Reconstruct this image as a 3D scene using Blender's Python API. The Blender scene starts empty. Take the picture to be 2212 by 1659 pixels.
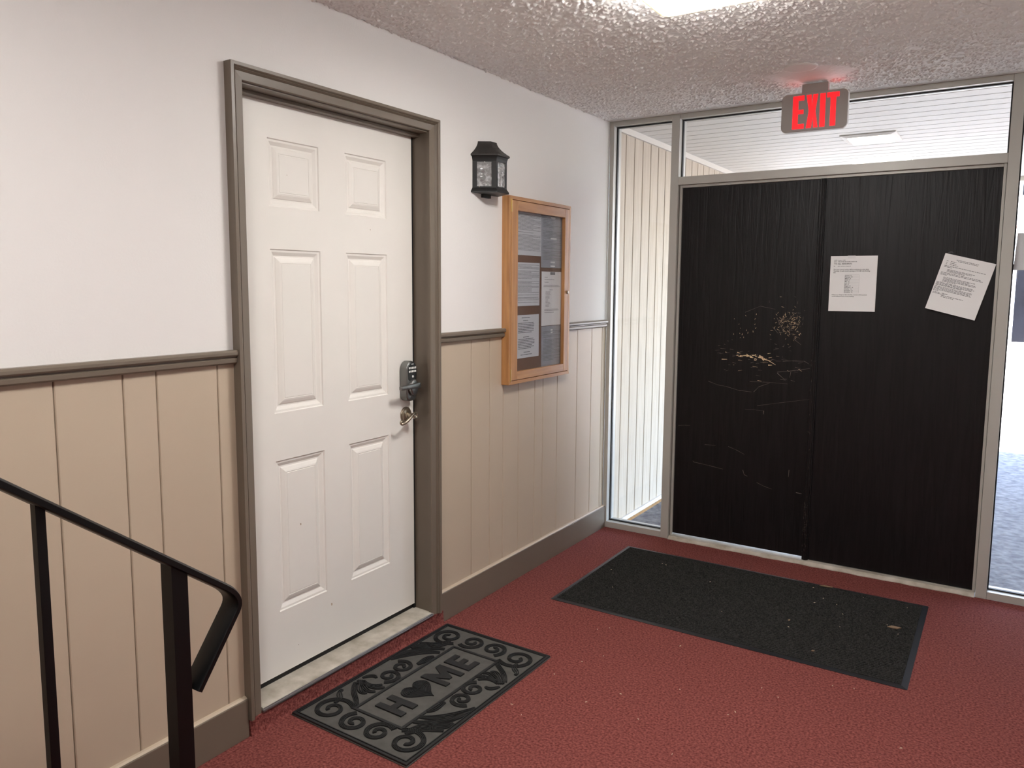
import bpy, bmesh, math, random
import numpy as np
from mathutils import Vector, Matrix

random.seed(7)
SC = bpy.context.scene
COL = SC.collection

# ------------------------------------------------------------------ camera
CAMX, CAMY, CAMZ = 2.02621, -4.28374, 1.48995
Rv = Vector((0.83677207, 0.54753133, 0.00468481))
Uv = Vector((-0.06506685, 0.0909367, 0.99372875))
Fv = Vector((-0.5436716, 0.83182928, -0.11171943))
cd = bpy.data.cameras.new('camera')
cam = bpy.data.objects.new('camera', cd)
COL.objects.link(cam)
cam.matrix_world = Matrix(((Rv.x, Uv.x, -Fv.x, CAMX), (Rv.y, Uv.y, -Fv.y, CAMY),
                           (Rv.z, Uv.z, -Fv.z, CAMZ), (0, 0, 0, 1)))
cd.sensor_fit = 'HORIZONTAL'
cd.sensor_width = 36.0
cd.lens = 1678.319 / 2212 * 36.0
cd.shift_x = 28.780 / 2212
cd.shift_y = -26.199 / 2212
cd.clip_start = 0.02
cd.clip_end = 400
SC.camera = cam

# ------------------------------------------------------------------ world, sun, exposure
wd = bpy.data.worlds.new('sky')
SC.world = wd
wd.use_nodes = True
wn = wd.node_tree.nodes
wl = wd.node_tree.links
bg = wn['Background']
sky = wn.new('ShaderNodeTexSky')
sky.sky_type = 'NISHITA'
sky.sun_disc = False
sky.sun_elevation = math.radians(68)
sky.sun_rotation = math.radians(180)
sky.air_density = 1.0
sky.dust_density = 1.5
wl.new(sky.outputs[0], bg.inputs[0])
SKY_STRENGTH = 2.7
bg.inputs[1].default_value = SKY_STRENGTH

sd = bpy.data.lights.new('sun', 'SUN')
sd.energy = 70.0
sd.angle = math.radians(0.53)
sd.color = (1.0, 0.96, 0.9)
sun = bpy.data.objects.new('sun', sd)
COL.objects.link(sun)
sun.rotation_euler = (math.radians(9), math.radians(6), 0)
sun['kind'] = 'helper'

LAMP_STRENGTH = 52.0

vs = SC.view_settings
vs.view_transform = 'Standard'
vs.look = 'None'
vs.gamma = 1.0
vs.exposure = 0.42
vs.use_curve_mapping = False
SC.cycles.use_denoising = True
SC.cycles.max_bounces = 10
SC.cycles.diffuse_bounces = 5
SC.cycles.caustics_reflective = False
SC.cycles.caustics_refractive = False
SC.cycles.use_adaptive_sampling = True
SC.cycles.adaptive_threshold = 0.02
SC.cycles.transparent_max_bounces = 16

# ------------------------------------------------------------------ helpers
def lin(c):
    return tuple(((x / 255) / 12.92 if x / 255 <= 0.04045 else ((x / 255 + 0.055) / 1.055) ** 2.4) for x in c) + (1.0,)

MATS = {}

def mat(name, rgb, rough=0.5, metal=0.0, spec=0.5, noise=0.0, nscale=20.0, bump=0.0, bscale=60.0, bdist=0.002,
        stretch=(1, 1, 1), rgb2=None, detail=4.0, emit=0.0, coat=0.0):
    m = bpy.data.materials.new(name)
    m.use_nodes = True
    nt = m.node_tree
    n, l = nt.nodes, nt.links
    b = n['Principled BSDF']
    b.inputs['Base Color'].default_value = lin(rgb)
    b.inputs['Roughness'].default_value = rough
    b.inputs['Metallic'].default_value = metal
    b.inputs['Specular IOR Level'].default_value = spec
    b.inputs['Coat Weight'].default_value = coat
    tc = n.new('ShaderNodeTexCoord')
    mp = n.new('ShaderNodeMapping')
    mp.inputs['Scale'].default_value = stretch
    l.new(tc.outputs['Object'], mp.inputs[0])
    if noise > 0:
        t = n.new('ShaderNodeTexNoise')
        t.inputs['Scale'].default_value = nscale
        t.inputs['Detail'].default_value = detail
        l.new(mp.outputs[0], t.inputs['Vector'])
        r = n.new('ShaderNodeValToRGB')
        r.color_ramp.elements[0].position = 0.5 - 0.25
        r.color_ramp.elements[1].position = 0.5 + 0.25
        c1 = lin(rgb)
        c2 = lin(rgb2) if rgb2 else tuple(x * (1 - noise) for x in c1[:3]) + (1,)
        r.color_ramp.elements[0].color = c2
        r.color_ramp.elements[1].color = c1
        l.new(t.outputs[0], r.inputs[0])
        l.new(r.outputs[0], b.inputs['Base Color'])
    if bump > 0:
        t2 = n.new('ShaderNodeTexNoise')
        t2.inputs['Scale'].default_value = bscale
        t2.inputs['Detail'].default_value = detail
        l.new(mp.outputs[0], t2.inputs['Vector'])
        bp = n.new('ShaderNodeBump')
        bp.inputs['Strength'].default_value = bump
        bp.inputs['Distance'].default_value = bdist
        l.new(t2.outputs[0], bp.inputs['Height'])
        l.new(bp.outputs[0], b.inputs['Normal'])
    if emit > 0:
        b.inputs['Emission Color'].default_value = lin(rgb)
        b.inputs['Emission Strength'].default_value = emit
    MATS[name] = m
    return m

def glass(name, tint=(1, 1, 1, 1), rough=0.02, refl=1.0, bump=0.0, bscale=30, haze=0.0):
    m = bpy.data.materials.new(name)
    m.use_nodes = True
    nt = m.node_tree
    n, l = nt.nodes, nt.links
    n.remove(n['Principled BSDF'])
    out = n['Material Output']
    tr = n.new('ShaderNodeBsdfTransparent')
    tr.inputs[0].default_value = tint
    gl = n.new('ShaderNodeBsdfGlossy')
    gl.inputs['Roughness'].default_value = rough
    fr = n.new('ShaderNodeLayerWeight')          # two-sided Schlick reflectance of one pane face
    fr.inputs['Blend'].default_value = 0.5
    pw = n.new('ShaderNodeMath')
    pw.operation = 'POWER'
    pw.inputs[1].default_value = 5.0
    l.new(fr.outputs['Facing'], pw.inputs[0])
    mul = n.new('ShaderNodeMath')
    mul.operation = 'MULTIPLY_ADD'
    mul.inputs[1].default_value = 0.9 * refl
    mul.inputs[2].default_value = 0.04 * refl
    l.new(pw.outputs[0], mul.inputs[0])
    mx = n.new('ShaderNodeMixShader')
    l.new(mul.outputs[0], mx.inputs[0])
    l.new(tr.outputs[0], mx.inputs[1])
    l.new(gl.outputs[0], mx.inputs[2])
    last = mx
    if haze > 0:
        df = n.new('ShaderNodeBsdfDiffuse')
        df.inputs[0].default_value = (.8, .8, .8, 1)
        tc = n.new('ShaderNodeTexCoord')
        nz = n.new('ShaderNodeTexNoise')
        nz.inputs['Scale'].default_value = bscale
        nz.inputs['Detail'].default_value = 3
        l.new(tc.outputs['Object'], nz.inputs['Vector'])
        mr = n.new('ShaderNodeMapRange')
        mr.inputs['From Min'].default_value = .4
        mr.inputs['From Max'].default_value = .75
        mr.inputs['To Min'].default_value = haze * .3
        mr.inputs['To Max'].default_value = haze
        l.new(nz.outputs[0], mr.inputs[0])
        m2 = n.new('ShaderNodeMixShader')
        l.new(mr.outputs[0], m2.inputs[0])
        l.new(mx.outputs[0], m2.inputs[1])
        l.new(df.outputs[0], m2.inputs[2])
        last = m2
    if bump > 0:
        tc = n.new('ShaderNodeTexCoord')
        nz = n.new('ShaderNodeTexVoronoi')
        nz.inputs['Scale'].default_value = bscale
        l.new(tc.outputs['Object'], nz.inputs['Vector'])
        bp = n.new('ShaderNodeBump')
        bp.inputs['Strength'].default_value = bump
        bp.inputs['Distance'].default_value = 0.01
        l.new(nz.outputs[0], bp.inputs['Height'])
        l.new(bp.outputs[0], gl.inputs['Normal'])
        l.new(bp.outputs[0], fr.inputs['Normal'])
    l.new(last.outputs[0], out.inputs[0])
    MATS[name] = m
    return m


class MB:
    def __init__(s):
        s.v = []
        s.f = []

    def box(s, x0, x1, y0, y1, z0, z1):
        o = len(s.v)
        s.v += [(x, y, z) for x in (x0, x1) for y in (y0, y1) for z in (z0, z1)]
        s.f += [tuple(o + i for i in q) for q in
                ((0, 1, 3, 2), (4, 6, 7, 5), (0, 4, 5, 1), (2, 3, 7, 6), (0, 2, 6, 4), (1, 5, 7, 3))]
        return s

    def prism(s, poly, ax, a, b):
        """poly: 2-D points in the plane of the two other axes (xyz order), extruded along ax from a to b."""
        o = len(s.v)
        n = len(poly)
        for t in (a, b):
            for p, q in poly:
                s.v.append({'x': (t, p, q), 'y': (p, t, q), 'z': (p, q, t)}[ax])
        s.f.append(tuple(o + i for i in range(n))[::-1])
        s.f.append(tuple(o + n + i for i in range(n)))
        for i in range(n):
            j = (i + 1) % n
            s.f.append((o + i, o + j, o + n + j, o + n + i))
        return s

    def loft(s, rings, cap=True, close=True):
        o = len(s.v)
        n = len(rings[0])
        for r in rings:
            s.v += [tuple(p) for p in r]
        for k in range(len(rings) - 1):
            for i in range(n if close else n - 1):
                j = (i + 1) % n
                s.f.append((o + k * n + i, o + k * n + j, o + (k + 1) * n + j, o + (k + 1) * n + i))
        if cap:
            s.f.append(tuple(o + i for i in range(n))[::-1])
            s.f.append(tuple(o + (len(rings) - 1) * n + i for i in range(n)))
        return s

    def tube(s, pts, r, n=8, up=(0, 0, 1), flat=None):
        """sweep a circle (or a flat=(w,h) rectangle) along pts."""
        P = [Vector(p) for p in pts]
        rings = []
        for i, p in enumerate(P):
            d = (P[min(i + 1, len(P) - 1)] - P[max(i - 1, 0)]).normalized()
            u = Vector(up)
            sd_ = d.cross(u)
            if sd_.length < 1e-5:
                sd_ = d.cross(Vector((1, 0, 0)))
            sd_.normalize()
            nn = sd_.cross(d).normalized()
            rr = r[i] if isinstance(r, (list, tuple)) else r
            if flat:
                w, h = flat
                rings.append([p + sd_ * a * w / 2 * rr + nn * b * h / 2 * rr for a, b in ((-1, -1), (1, -1), (1, 1), (-1, 1))])
            else:
                rings.append([p + (sd_ * math.cos(2 * math.pi * k / n) + nn * math.sin(2 * math.pi * k / n)) * rr for k in range(n)])
        return s.loft(rings)

    def lathe(s, prof, c, ax='z', n=32):
        """prof: (radius, height) pairs around axis ax through c."""
        rings = []
        for r, h in prof:
            ring = []
            for k in range(n):
                a = 2 * math.pi * k / n
                p, q = r * math.cos(a), r * math.sin(a)
                ring.append({'z': (c[0] + p, c[1] + q, c[2] + h), 'x': (c[0] + h, c[1] + p, c[2] + q),
                             'y': (c[0] + p, c[1] + h, c[2] + q)}[ax])
            rings.append(ring)
        return s.loft(rings)

    def quad(s, *p):
        o = len(s.v)
        s.v += [tuple(q) for q in p]
        s.f.append(tuple(range(o, o + len(p))))
        return s

    def mesh(s, name, m, bevel=0, seg=2, smooth=False, fix=True):
        me = bpy.data.meshes.new(name)
        me.from_pydata(s.v, [], s.f)
        if bevel > 0 or fix:
            bm = bmesh.new()
            bm.from_mesh(me)
            if fix:
                bmesh.ops.recalc_face_normals(bm, faces=bm.faces)
            if bevel > 0:
                ed = [e for e in bm.edges if len(e.link_faces) == 2 and e.calc_face_angle(0) > 0.5]
                bmesh.ops.bevel(bm, geom=ed, offset=bevel, segments=seg, affect='EDGES', profile=0.5, clamp_overlap=True)
            bm.to_mesh(me)
            bm.free()
        if smooth:
            me.polygons.foreach_set('use_smooth', [True] * len(me.polygons))
            if smooth != 2:
                me.set_sharp_from_angle(angle=math.radians(40))
        me.materials.append(MATS[m] if isinstance(m, str) else m)
        return me

    def build(s, name, m, parent=None, **k):
        o = bpy.data.objects.new(name, s.mesh(name, m, **k))
        COL.objects.link(o)
        if parent:
            o.parent = parent
            o.matrix_parent_inverse = parent.matrix_world.inverted()
        return o


def empty(name, loc=(0, 0, 0)):
    o = bpy.data.objects.new(name, None)
    o.location = loc
    COL.objects.link(o)
    o.matrix_world = Matrix.Translation(loc)
    o.empty_display_size = 0.05
    return o


def tag(o, label, cat, group=None):
    o['label'] = label
    o['category'] = cat
    if group:
        o['group'] = group
    return o


def struct(o, label=None):
    o['kind'] = 'structure'
    if label:
        o['label'] = label
    return o


def stuff(o):
    o['kind'] = 'stuff'
    return o


def B(*a):
    return MB().box(*a)


def text_mesh(lines, frame, name, m, parent, bold=0.0):
    """lines: (string, u, v, size, align); frame(u, v) -> Vector; one mesh for a whole printed sheet."""
    mb = MB()
    for st, u0, v0, size, al in lines:
        cu = bpy.data.curves.new('t', 'FONT')
        cu.body = st
        cu.size = size
        cu.align_x = al
        cu.resolution_u = 1
        cu.offset = bold * size
        ob = bpy.data.objects.new('t', cu)
        COL.objects.link(ob)
        dg = bpy.context.evaluated_depsgraph_get()
        dg.update()
        me = bpy.data.meshes.new_from_object(ob.evaluated_get(dg))
        o = len(mb.v)
        mb.v += [tuple(frame(u0 + p.co.x, v0 + p.co.y)) for p in me.vertices]
        mb.f += [tuple(o + i for i in p.vertices) for p in me.polygons]
        bpy.data.objects.remove(ob)
        bpy.data.curves.remove(cu)
        bpy.data.meshes.remove(me)
    return stuff(mb.build(name, m, parent, fix=False))


def dash_rows(rows, frame, name, m, parent, h=0.0022, rnd=None):
    """unreadable small print: rows of word-sized dashes. rows: (u0, u1, v)."""
    rnd = rnd or random
    mb = MB()
    for u0, u1, v in rows:
        u = u0
        while u < u1 - 0.002:
            w = min(rnd.uniform(0.004, 0.014), u1 - u)
            mb.quad(frame(u, v), frame(u + w, v), frame(u + w, v + h), frame(u, v + h))
            u += w + 0.0022
    return stuff(mb.build(name, m, parent, fix=False))


# ------------------------------------------------------------------ materials
mat('white_wall', (228, 225, 222), 0.75, bump=0.25, bscale=140, bdist=0.0015, detail=3, spec=0.3)
mat('wainscot', (190, 173, 152), 0.5, noise=0.06, nscale=3, bump=0.08, bscale=200, bdist=0.001)
mat('trim_brown', (112, 101, 88), 0.38, noise=0.06, nscale=8, bump=0.05, bscale=120, bdist=0.001)
mat('door_white', (231, 227, 220), 0.42, noise=0.03, nscale=6, bump=0.05, bscale=180, bdist=0.0006)
mat('rubber_black', (14, 14, 15), 0.6)
mat('carpet', (150, 88, 82), 0.95, noise=0.4, nscale=125, rgb2=(84, 34, 31), bump=1.0, bscale=150, bdist=0.005, spec=0.1, detail=3)
mat('ceiling_paint', (240, 239, 236), 0.8, spec=0.3)
mat('ceiling_rough', (240, 239, 236), 0.8, spec=0.3, bump=1.0, bscale=110, bdist=0.006, detail=2)
mat('frame_metal', (186, 184, 177), 0.4, metal=0.15, noise=0.05, nscale=5, bump=0.03, bscale=90)
mat('frame_shade', (96, 90, 82), 0.5)  # darker frame colour, shade painted into the recess
mat('threshold_stone', (205, 198, 186), 0.6, noise=0.35, nscale=14, rgb2=(150, 140, 124), bump=0.2, bscale=60)
mat('metal_strip', (150, 146, 146), 0.3, metal=0.9)
mat('brushed_steel', (128, 128, 126), 0.34, metal=0.95, bump=0.05, bscale=300)
mat('dark_steel', (70, 70, 70), 0.4, metal=0.8)
mat('satin_nickel', (168, 156, 138), 0.28, metal=0.95)
mat('key_white', (225, 225, 222), 0.4)
mat('lamp_black', (20, 20, 20), 0.45, bump=0.1, bscale=260, bdist=0.0006)
mat('lamp_roof', (44, 41, 38), 0.55, noise=0.3, nscale=40, bump=0.15, bscale=200, bdist=0.0006)
mat('bulb_socket', (90, 84, 78), 0.5)
mat('oak', (194, 143, 90), 0.38, noise=0.5, nscale=9, rgb2=(158, 108, 64), stretch=(6, 6, 0.5), bump=0.08, bscale=60, coat=0.2)
mat('oak_end', (188, 140, 92), 0.4, noise=0.5, nscale=9, rgb2=(158, 108, 66), stretch=(6, 0.5, 6), bump=0.08, bscale=60, coat=0.2)
mat('cork', (120, 84, 60), 0.9, noise=0.3, nscale=160, bump=0.3, bscale=200)
mat('paper', (240, 240, 239), 0.7, bump=0.15, bscale=14, bdist=0.004, detail=2)
mat('paper_grey', (212, 214, 217), 0.6, bump=0.1, bscale=10, bdist=0.004)
mat('ink', (44, 42, 44), 0.8)
mat('ink_light', (128, 128, 130), 0.8)
mat('tape', (235, 235, 235), 0.25)
mat('sign_grey', (150, 145, 140), 0.5)
mat('sign_white', (222, 219, 214), 0.5)
mat('exit_red', (190, 4, 8), 0.5, emit=1.0)
MATS['exit_red'].node_tree.nodes['Principled BSDF'].inputs['Emission Color'].default_value = (1.0, 0.006, 0.012, 1)
mat('glow_red', (190, 4, 8), 0.5, emit=3.0)  # emission for the added strips that tint the ceiling red
MATS['glow_red'].node_tree.nodes['Principled BSDF'].inputs['Emission Color'].default_value = (1.0, 0.02, 0.02, 1)
mat('plate_white', (236, 233, 228), 0.6)
mat('mat_rubber', (82, 80, 76), 0.75, noise=0.3, nscale=30, bump=0.2, bscale=300, bdist=0.0008)
mat('mat_black', (15, 16, 17), 0.62, bump=0.5, bscale=700, bdist=0.0015)
mat('mat_border', (30, 31, 34), 0.42, bump=0.1, bscale=200)
mat('mat_pile', (62, 61, 59), 0.95, noise=0.5, nscale=170, rgb2=(20, 20, 21), bump=1.0, bscale=260, bdist=0.004, spec=0.1, detail=3)
mat('crumb', (206, 186, 160), 0.8)
mat('leaf_bit', (128, 106, 82), 0.8)
mat('rail_black', (5, 5, 6), 0.4, spec=0.3)
mat('chip_tan', (224, 198, 158), 0.7)
mat('scratch_grey', (108, 99, 92), 0.6)
mat('siding', (192, 180, 164), 0.7, noise=0.2, nscale=5, rgb2=(172, 157, 139), stretch=(8, 8, 0.7), bump=0.15, bscale=30)
mat('siding_gap', (70, 64, 58), 0.9)
mat('groove_paint', (132, 116, 98), 0.7)
mat('soffit', (216, 214, 209), 0.6, noise=0.08, nscale=6, stretch=(0.6, 6, 1))
mat('soffit_gap', (60, 60, 62), 0.9)
mat('white_trim', (206, 200, 192), 0.55)
mat('rust', (150, 112, 66), 0.9, noise=0.4, nscale=40)
mat('concrete', (126, 122, 119), 0.85, noise=0.4, nscale=26, rgb2=(56, 56, 60), bump=0.5, bscale=20, bdist=0.01, detail=6)
mat('far_wall', (214, 210, 204), 0.8)
mat('far_band', (226, 222, 218), 0.7)
mat('far_brick', (160, 92, 78), 0.85)
mat('far_glass', (16, 17, 23), 0.6, noise=0.5, nscale=3, spec=0.05)
mat('far_frame', (236, 236, 238), 0.5)
mat('bulb_white', (255, 250, 240), 0.5, emit=1.6)
mat('brass', (190, 160, 90), 0.3, metal=0.9)
glass('pane_glass', refl=0.9, haze=0.03, bscale=2.2)
glass('cabinet_glass', tint=(0.96, 0.96, 0.97, 1), refl=1.0, haze=0.06, bscale=5)
glass('rippled_glass', tint=(0.9, 0.9, 0.9, 1), rough=0.08, refl=1.6, bump=1.0, bscale=46, haze=0.5)
glass('sleeve_film', tint=(0.9, 0.91, 0.93, 1), rough=0.15, refl=1.2, haze=0.12, bscale=12)

# the lit diffuser of the ceiling lamp
dm = mat('diffuser', (255, 247, 232), 0.5)
db = dm.node_tree.nodes['Principled BSDF']
db.inputs['Emission Color'].default_value = (1.0, 0.975, 0.945, 1)
db.inputs['Emission Strength'].default_value = LAMP_STRENGTH


def door_black():
    m = mat('door_black', (28, 25, 25), 0.42, spec=0.28)
    nt = m.node_tree
    n, l = nt.nodes, nt.links
    b = n['Principled BSDF']
    tc = n.new('ShaderNodeTexCoord')
    mp = n.new('ShaderNodeMapping')
    mp.inputs['Scale'].default_value = (9, 9, 0.55)
    l.new(tc.outputs['Object'], mp.inputs[0])
    w = n.new('ShaderNodeTexNoise')
    w.inputs['Scale'].default_value = 5
    w.inputs['Detail'].default_value = 8
    w.inputs['Distortion'].default_value = 1.4
    l.new(mp.outputs[0], w.inputs['Vector'])
    r = n.new('ShaderNodeValToRGB')
    r.color_ramp.elements[0].position = 0.35
    r.color_ramp.elements[1].position = 0.68
    r.color_ramp.elements[0].color = lin((14, 12, 13))
    r.color_ramp.elements[1].color = lin((24, 21, 22))
    l.new(w.outputs[0], r.inputs[0])
    l.new(r.outputs[0], b.inputs['Base Color'])
    bp = n.new('ShaderNodeBump')
    bp.inputs['Strength'].default_value = 0.6
    bp.inputs['Distance'].default_value = 0.004
    l.new(w.outputs[0], bp.inputs['Height'])
    l.new(bp.outputs[0], b.inputs['Normal'])


door_black()

H = 2.44          # ceiling height
XR = 2.412        # right wall of the entry

# ------------------------------------------------------------------ room shell
fl = struct(MB().quad((0, -6.5, 0), (3.6, -6.5, 0), (3.6, 0.0, 0), (0, 0.0, 0)).build('floor', 'carpet', fix=False))

# popcorn ceiling: displaced grid above the part in view, plain beyond
def popcorn():
    rng = np.random.default_rng(3)
    st = 0.0033
    x = np.arange(0, XR + st, st)
    y = np.arange(-2.4, 0.0 + st, st)
    x[-1] = XR
    y[-1] = 0.0
    ny, nx = len(y), len(x)

    def blur(a, k):
        g = np.exp(-0.5 * (np.arange(-3 * k, 3 * k + 1) / k) ** 2)
        g /= g.sum()
        a = np.apply_along_axis(lambda q: np.convolve(q, g, 'same'), 0, a)
        return np.apply_along_axis(lambda q: np.convolve(q, g, 'same'), 1, a)
    a = blur(rng.standard_normal((ny, nx)), 1)
    a /= a.std()
    c = blur(rng.standard_normal((ny, nx)), 2)
    c /= c.std()
    h = np.clip(a - 0.15, 0, 1.9) / 1.9 + 0.12 * c
    X, Y = np.meshgrid(x, y)
    fade = np.clip((-Y - 0.035) / 0.05, 0, 1)
    rr = np.hypot((X - 1.21) / 1.25, (Y + 0.47))
    fade *= np.clip((rr - 0.13) / 0.03, 0, 1) * 0.94 + 0.06
    rl = np.maximum(np.abs(X - 1.2), np.abs(Y + 1.93))
    Z = H - 0.0078 * h * fade
    v = np.stack([X, Y, Z], -1).reshape(-1, 3)
    i = np.arange(ny * nx).reshape(ny, nx)
    q = np.stack([i[:-1, :-1], i[1:, :-1], i[1:, 1:], i[:-1, 1:]], -1).reshape(-1, 4)
    me = bpy.data.meshes.new('ceiling')
    me.vertices.add(len(v))
    me.vertices.foreach_set('co', v.ravel())
    me.loops.add(q.size)
    me.loops.foreach_set('vertex_index', q.ravel().astype(np.int32))
    me.polygons.add(len(q))
    me.polygons.foreach_set('loop_start', np.arange(0, q.size, 4, dtype=np.int32))
    me.polygons.foreach_set('use_smooth', np.ones(len(q), bool))
    me.update(calc_edges=True)
    me.validate()
    me.materials.append(MATS['ceiling_paint'])
    o = bpy.data.objects.new('ceiling', me)
    COL.objects.link(o)
    struct(o)
    B(-0.15, 3.6, -6.5, -2.4, H, H + 0.06).box(XR, 3.6, -2.4, -2.2, H, H + .06).build('ceiling_extension', 'ceiling_rough', o)


popcorn()

# left wall: drywall above, plank wainscot below, opening for the white door
DY0, DY1, DZ1 = -2.665, -1.703, 2.118
w = MB()
w.box(-0.15, 0, -6.5, DY0, 1.25, H).box(-0.15, 0, DY1, 0.0, 1.25, H).box(-0.15, 0, DY0, DY1, DZ1, H)
w.box(-0.15, -0.012, -6.5, DY0, 0, 1.25).box(-0.15, -0.012, DY1, 0.0, 0, 1.25)
wall_left = struct(w.build('wall_left', 'white_wall'))
bk = B(-0.012, -0.010, -6.5, DY0, 0, 1.25).box(-0.012, -0.010, DY1, 0, 0, 1.25).build('wainscot_backing', 'groove_paint', wall_left)
cuts_l = [DY0, -2.767, -2.973, -3.074, -3.26, -3.45, -3.56, -3.78, -3.88, -4.08, -4.27, -4.37, -4.6]
cuts_r = [-0.0, -0.052, -0.19, -0.37, -0.6, -0.755, -0.84, -1.0, -1.143, -1.26, -1.411, DY1]
for cs in (cuts_l, cuts_r):
    for a, b in zip(cs[1:], cs[:-1]):
        B(-0.0105, 0.0, a + 0.0016, b - 0.0016, 0.0, 1.25).build('plank', 'wainscot', wall_left, bevel=0.0022, seg=1)
B(-0.0105, 0.0, -6.5, -4.602, 0, 1.25).build('plank', 'wainscot', wall_left)

struct(B(XR, XR + 0.14, -2.3, 0.11, 0, H).build('wall_right', 'white_wall'))
struct(B(XR + 0.14, 3.6, -2.3, -2.18, 0, H).box(3.5, 3.6, -6.5, -2.3, 0, H).build('wall_stairwell', 'white_wall'))
struct(B(0, 3.5, -6.6, -6.5, 0, H).build('wall_rear', 'white_wall'))
struct(B(-1.5, 5.5, -6.7, 3.93, 2.50, 2.75).build('roof', 'soffit_gap'))  # unseen slab added to cast shade over room and patio

# chair rail and baseboard
def rail_profile():
    return [(0, 1.240), (0.014, 1.240), (0.020, 1.245), (0.021, 1.256), (0.016, 1.2595), (0.016, 1.2625), (0.0235, 1.2645),
            (0.027, 1.269), (0.027, 1.277), (0.022, 1.283), (0, 1.283)]


t1 = struct(empty('trim_1', (0, -1.5, 1.26)), 'brown chair rail above the plank wainscot')
for a, b in ((-6.5, -2.708), (-1.679, -1.161), (-0.549, -0.028)):
    MB().prism(rail_profile(), 'y', a, b).build('rail_length', 'trim_brown', t1)
bb = struct(empty('baseboard_left', (0, -1, 0)), 'brown baseboard along the left wall')
for a, b in ((-6.5, -2.7075), (-1.68, -0.002)):
    B(0, 0.019, a, b, 0.0, 0.132).build('board', 'trim_brown', bb, bevel=0.002)
    MB().prism([(0, 0.132), (0.014, 0.132), (0.009, 0.137), (0, 0.138)], 'y', a, b).build('top_strip', 'wainscot', bb)  # paler strip along the top of the board

# ------------------------------------------------------------------ white six-panel door
d1 = struct(empty('door_1', (-0.078, -2.19, 0.09)), 'white six-panel door with keypad lock in brown frame')
SX = -0.078
sy0, sy1, sz0, sz1 = -2.641, -1.7325, 0.0945, 2.094
cols = [(-2.4825, -2.2515), (-2.1205, -1.8900)]
rows = [(1.7485, 1.9745), (1.0405, 1.6065), (0.325, 0.872)]
ys = sorted({sy0, sy1, *[c for p in cols for c in p]})
zs = sorted({sz0, sz1, *[c for p in rows for c in p]})
sl = MB()
for a, b in zip(ys[:-1], ys[1:]):
    for c, d in zip(zs[:-1], zs[1:]):
        if (a, b) in cols and (c, d) in rows:
            continue
        sl.quad((SX, a, c), (SX, b, c), (SX, b, d), (SX, a, d))
for (a, b) in ((sy0, sy0), (sy1, sy1)):
    sl.quad((SX, a, sz0), (SX, a, sz1), (SX - 0.044, a, sz1), (SX - 0.044, a, sz0))
for c in (sz0, sz1):
    sl.quad((SX, sy0, c), (SX, sy1, c), (SX - 0.044, sy1, c), (SX - 0.044, sy0, c))
sl.quad((SX - .044, sy0, sz0), (SX - .044, sy1, sz0), (SX - .044, sy1, sz1), (SX - .044, sy0, sz1))
sl.build('slab', 'door_white', d1, fix=True)
prof = [(0, 0), (0.003, -0.0045), (0.010, -0.005), (0.0165, -0.0085), (0.022, -0.0115), (0.027, -0.0115), (0.030, -0.0085),
        (0.041, -0.0035), (0.047, -0.002), (0.048, -0.0032), (0.050, -0.0032), (0.051, -0.002)]
for (a, b) in cols:
    for (c, d) in rows:
        p = MB()
        rings = [[(SX + dx, a + i, c + i), (SX + dx, b - i, c + i), (SX + dx, b - i, d - i), (SX + dx, a + i, d - i)] for i, dx in prof]
        p.loft(rings, cap=False)
        p.quad(*rings[-1])
        p.build('panel', 'door_white', d1)
# dark weather seals round the slab
B(SX - 0.06, SX - 0.003, sy1, -1.7195, 0.071, 2.10).build('side_seal', 'rubber_black', d1)
B(SX - 0.06, SX - 0.012, sy0 - .006, sy1, 0.069, sz0).build('bottom_sweep', 'rubber_black', d1)
B(SX - 0.06, SX - 0.02, sy0 - .006, sy1, sz1, 2.10).build('top_seal', 'rubber_black', d1)
# keypad deadlock
def arch(yc, w_, z0, z1, n=10, r0=0.02):
    r = w_ / 2
    pts = [(yc + r * math.cos(t), z1 - 0.036 + 0.036 * math.sin(t)) for t in np.linspace(0, math.pi, n)]
    low = [(yc - r * 0.93 + r0 * (1 - math.cos(t)), z0 + r0 - r0 * math.sin(t)) for t in np.linspace(0, math.pi / 2, 6)]
    low += [(yc + r * 0.93 - r0 * (1 - math.cos(t)), z0 + r0 - r0 * math.sin(t)) for t in np.linspace(math.pi / 2, 0, 6)]
    return pts + low


lk = MB().prism(arch(-1.787, 0.066, 1.004, 1.172), 'x', SX, SX + 0.04).build('keypad_lock', 'brushed_steel', d1, bevel=0.006, seg=3, smooth=True)
MB().prism(arch(-1.785, 0.056, 1.09, 1.168, r0=0.01), 'x', SX + 0.038, SX + 0.0415).build('keypad_face', 'dark_steel', lk, bevel=0.001, seg=1)
kb = B(SX + 0.0405, SX + 0.0425, -1.792, -1.778, 1.1575, 1.1605).build('name_plate', 'key_white', lk)
for r_ in range(2):
    for c_ in range(5):
        y = -1.8055 + c_ * 0.0098
        z = 1.143 - r_ * 0.0145
        B(SX + 0.041, SX + 0.0438, y - 0.0034, y + 0.0034, z - 0.0042, z + 0.0042).build('key', 'key_white', lk, bevel=0.001, seg=1)
MB().lathe([(0.0055, 0), (0.005, 0.0025), (0.001, 0.003)], (SX + .041, -1.783, 1.107), 'x', 12).build('enter_key', 'key_white', lk)
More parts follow.
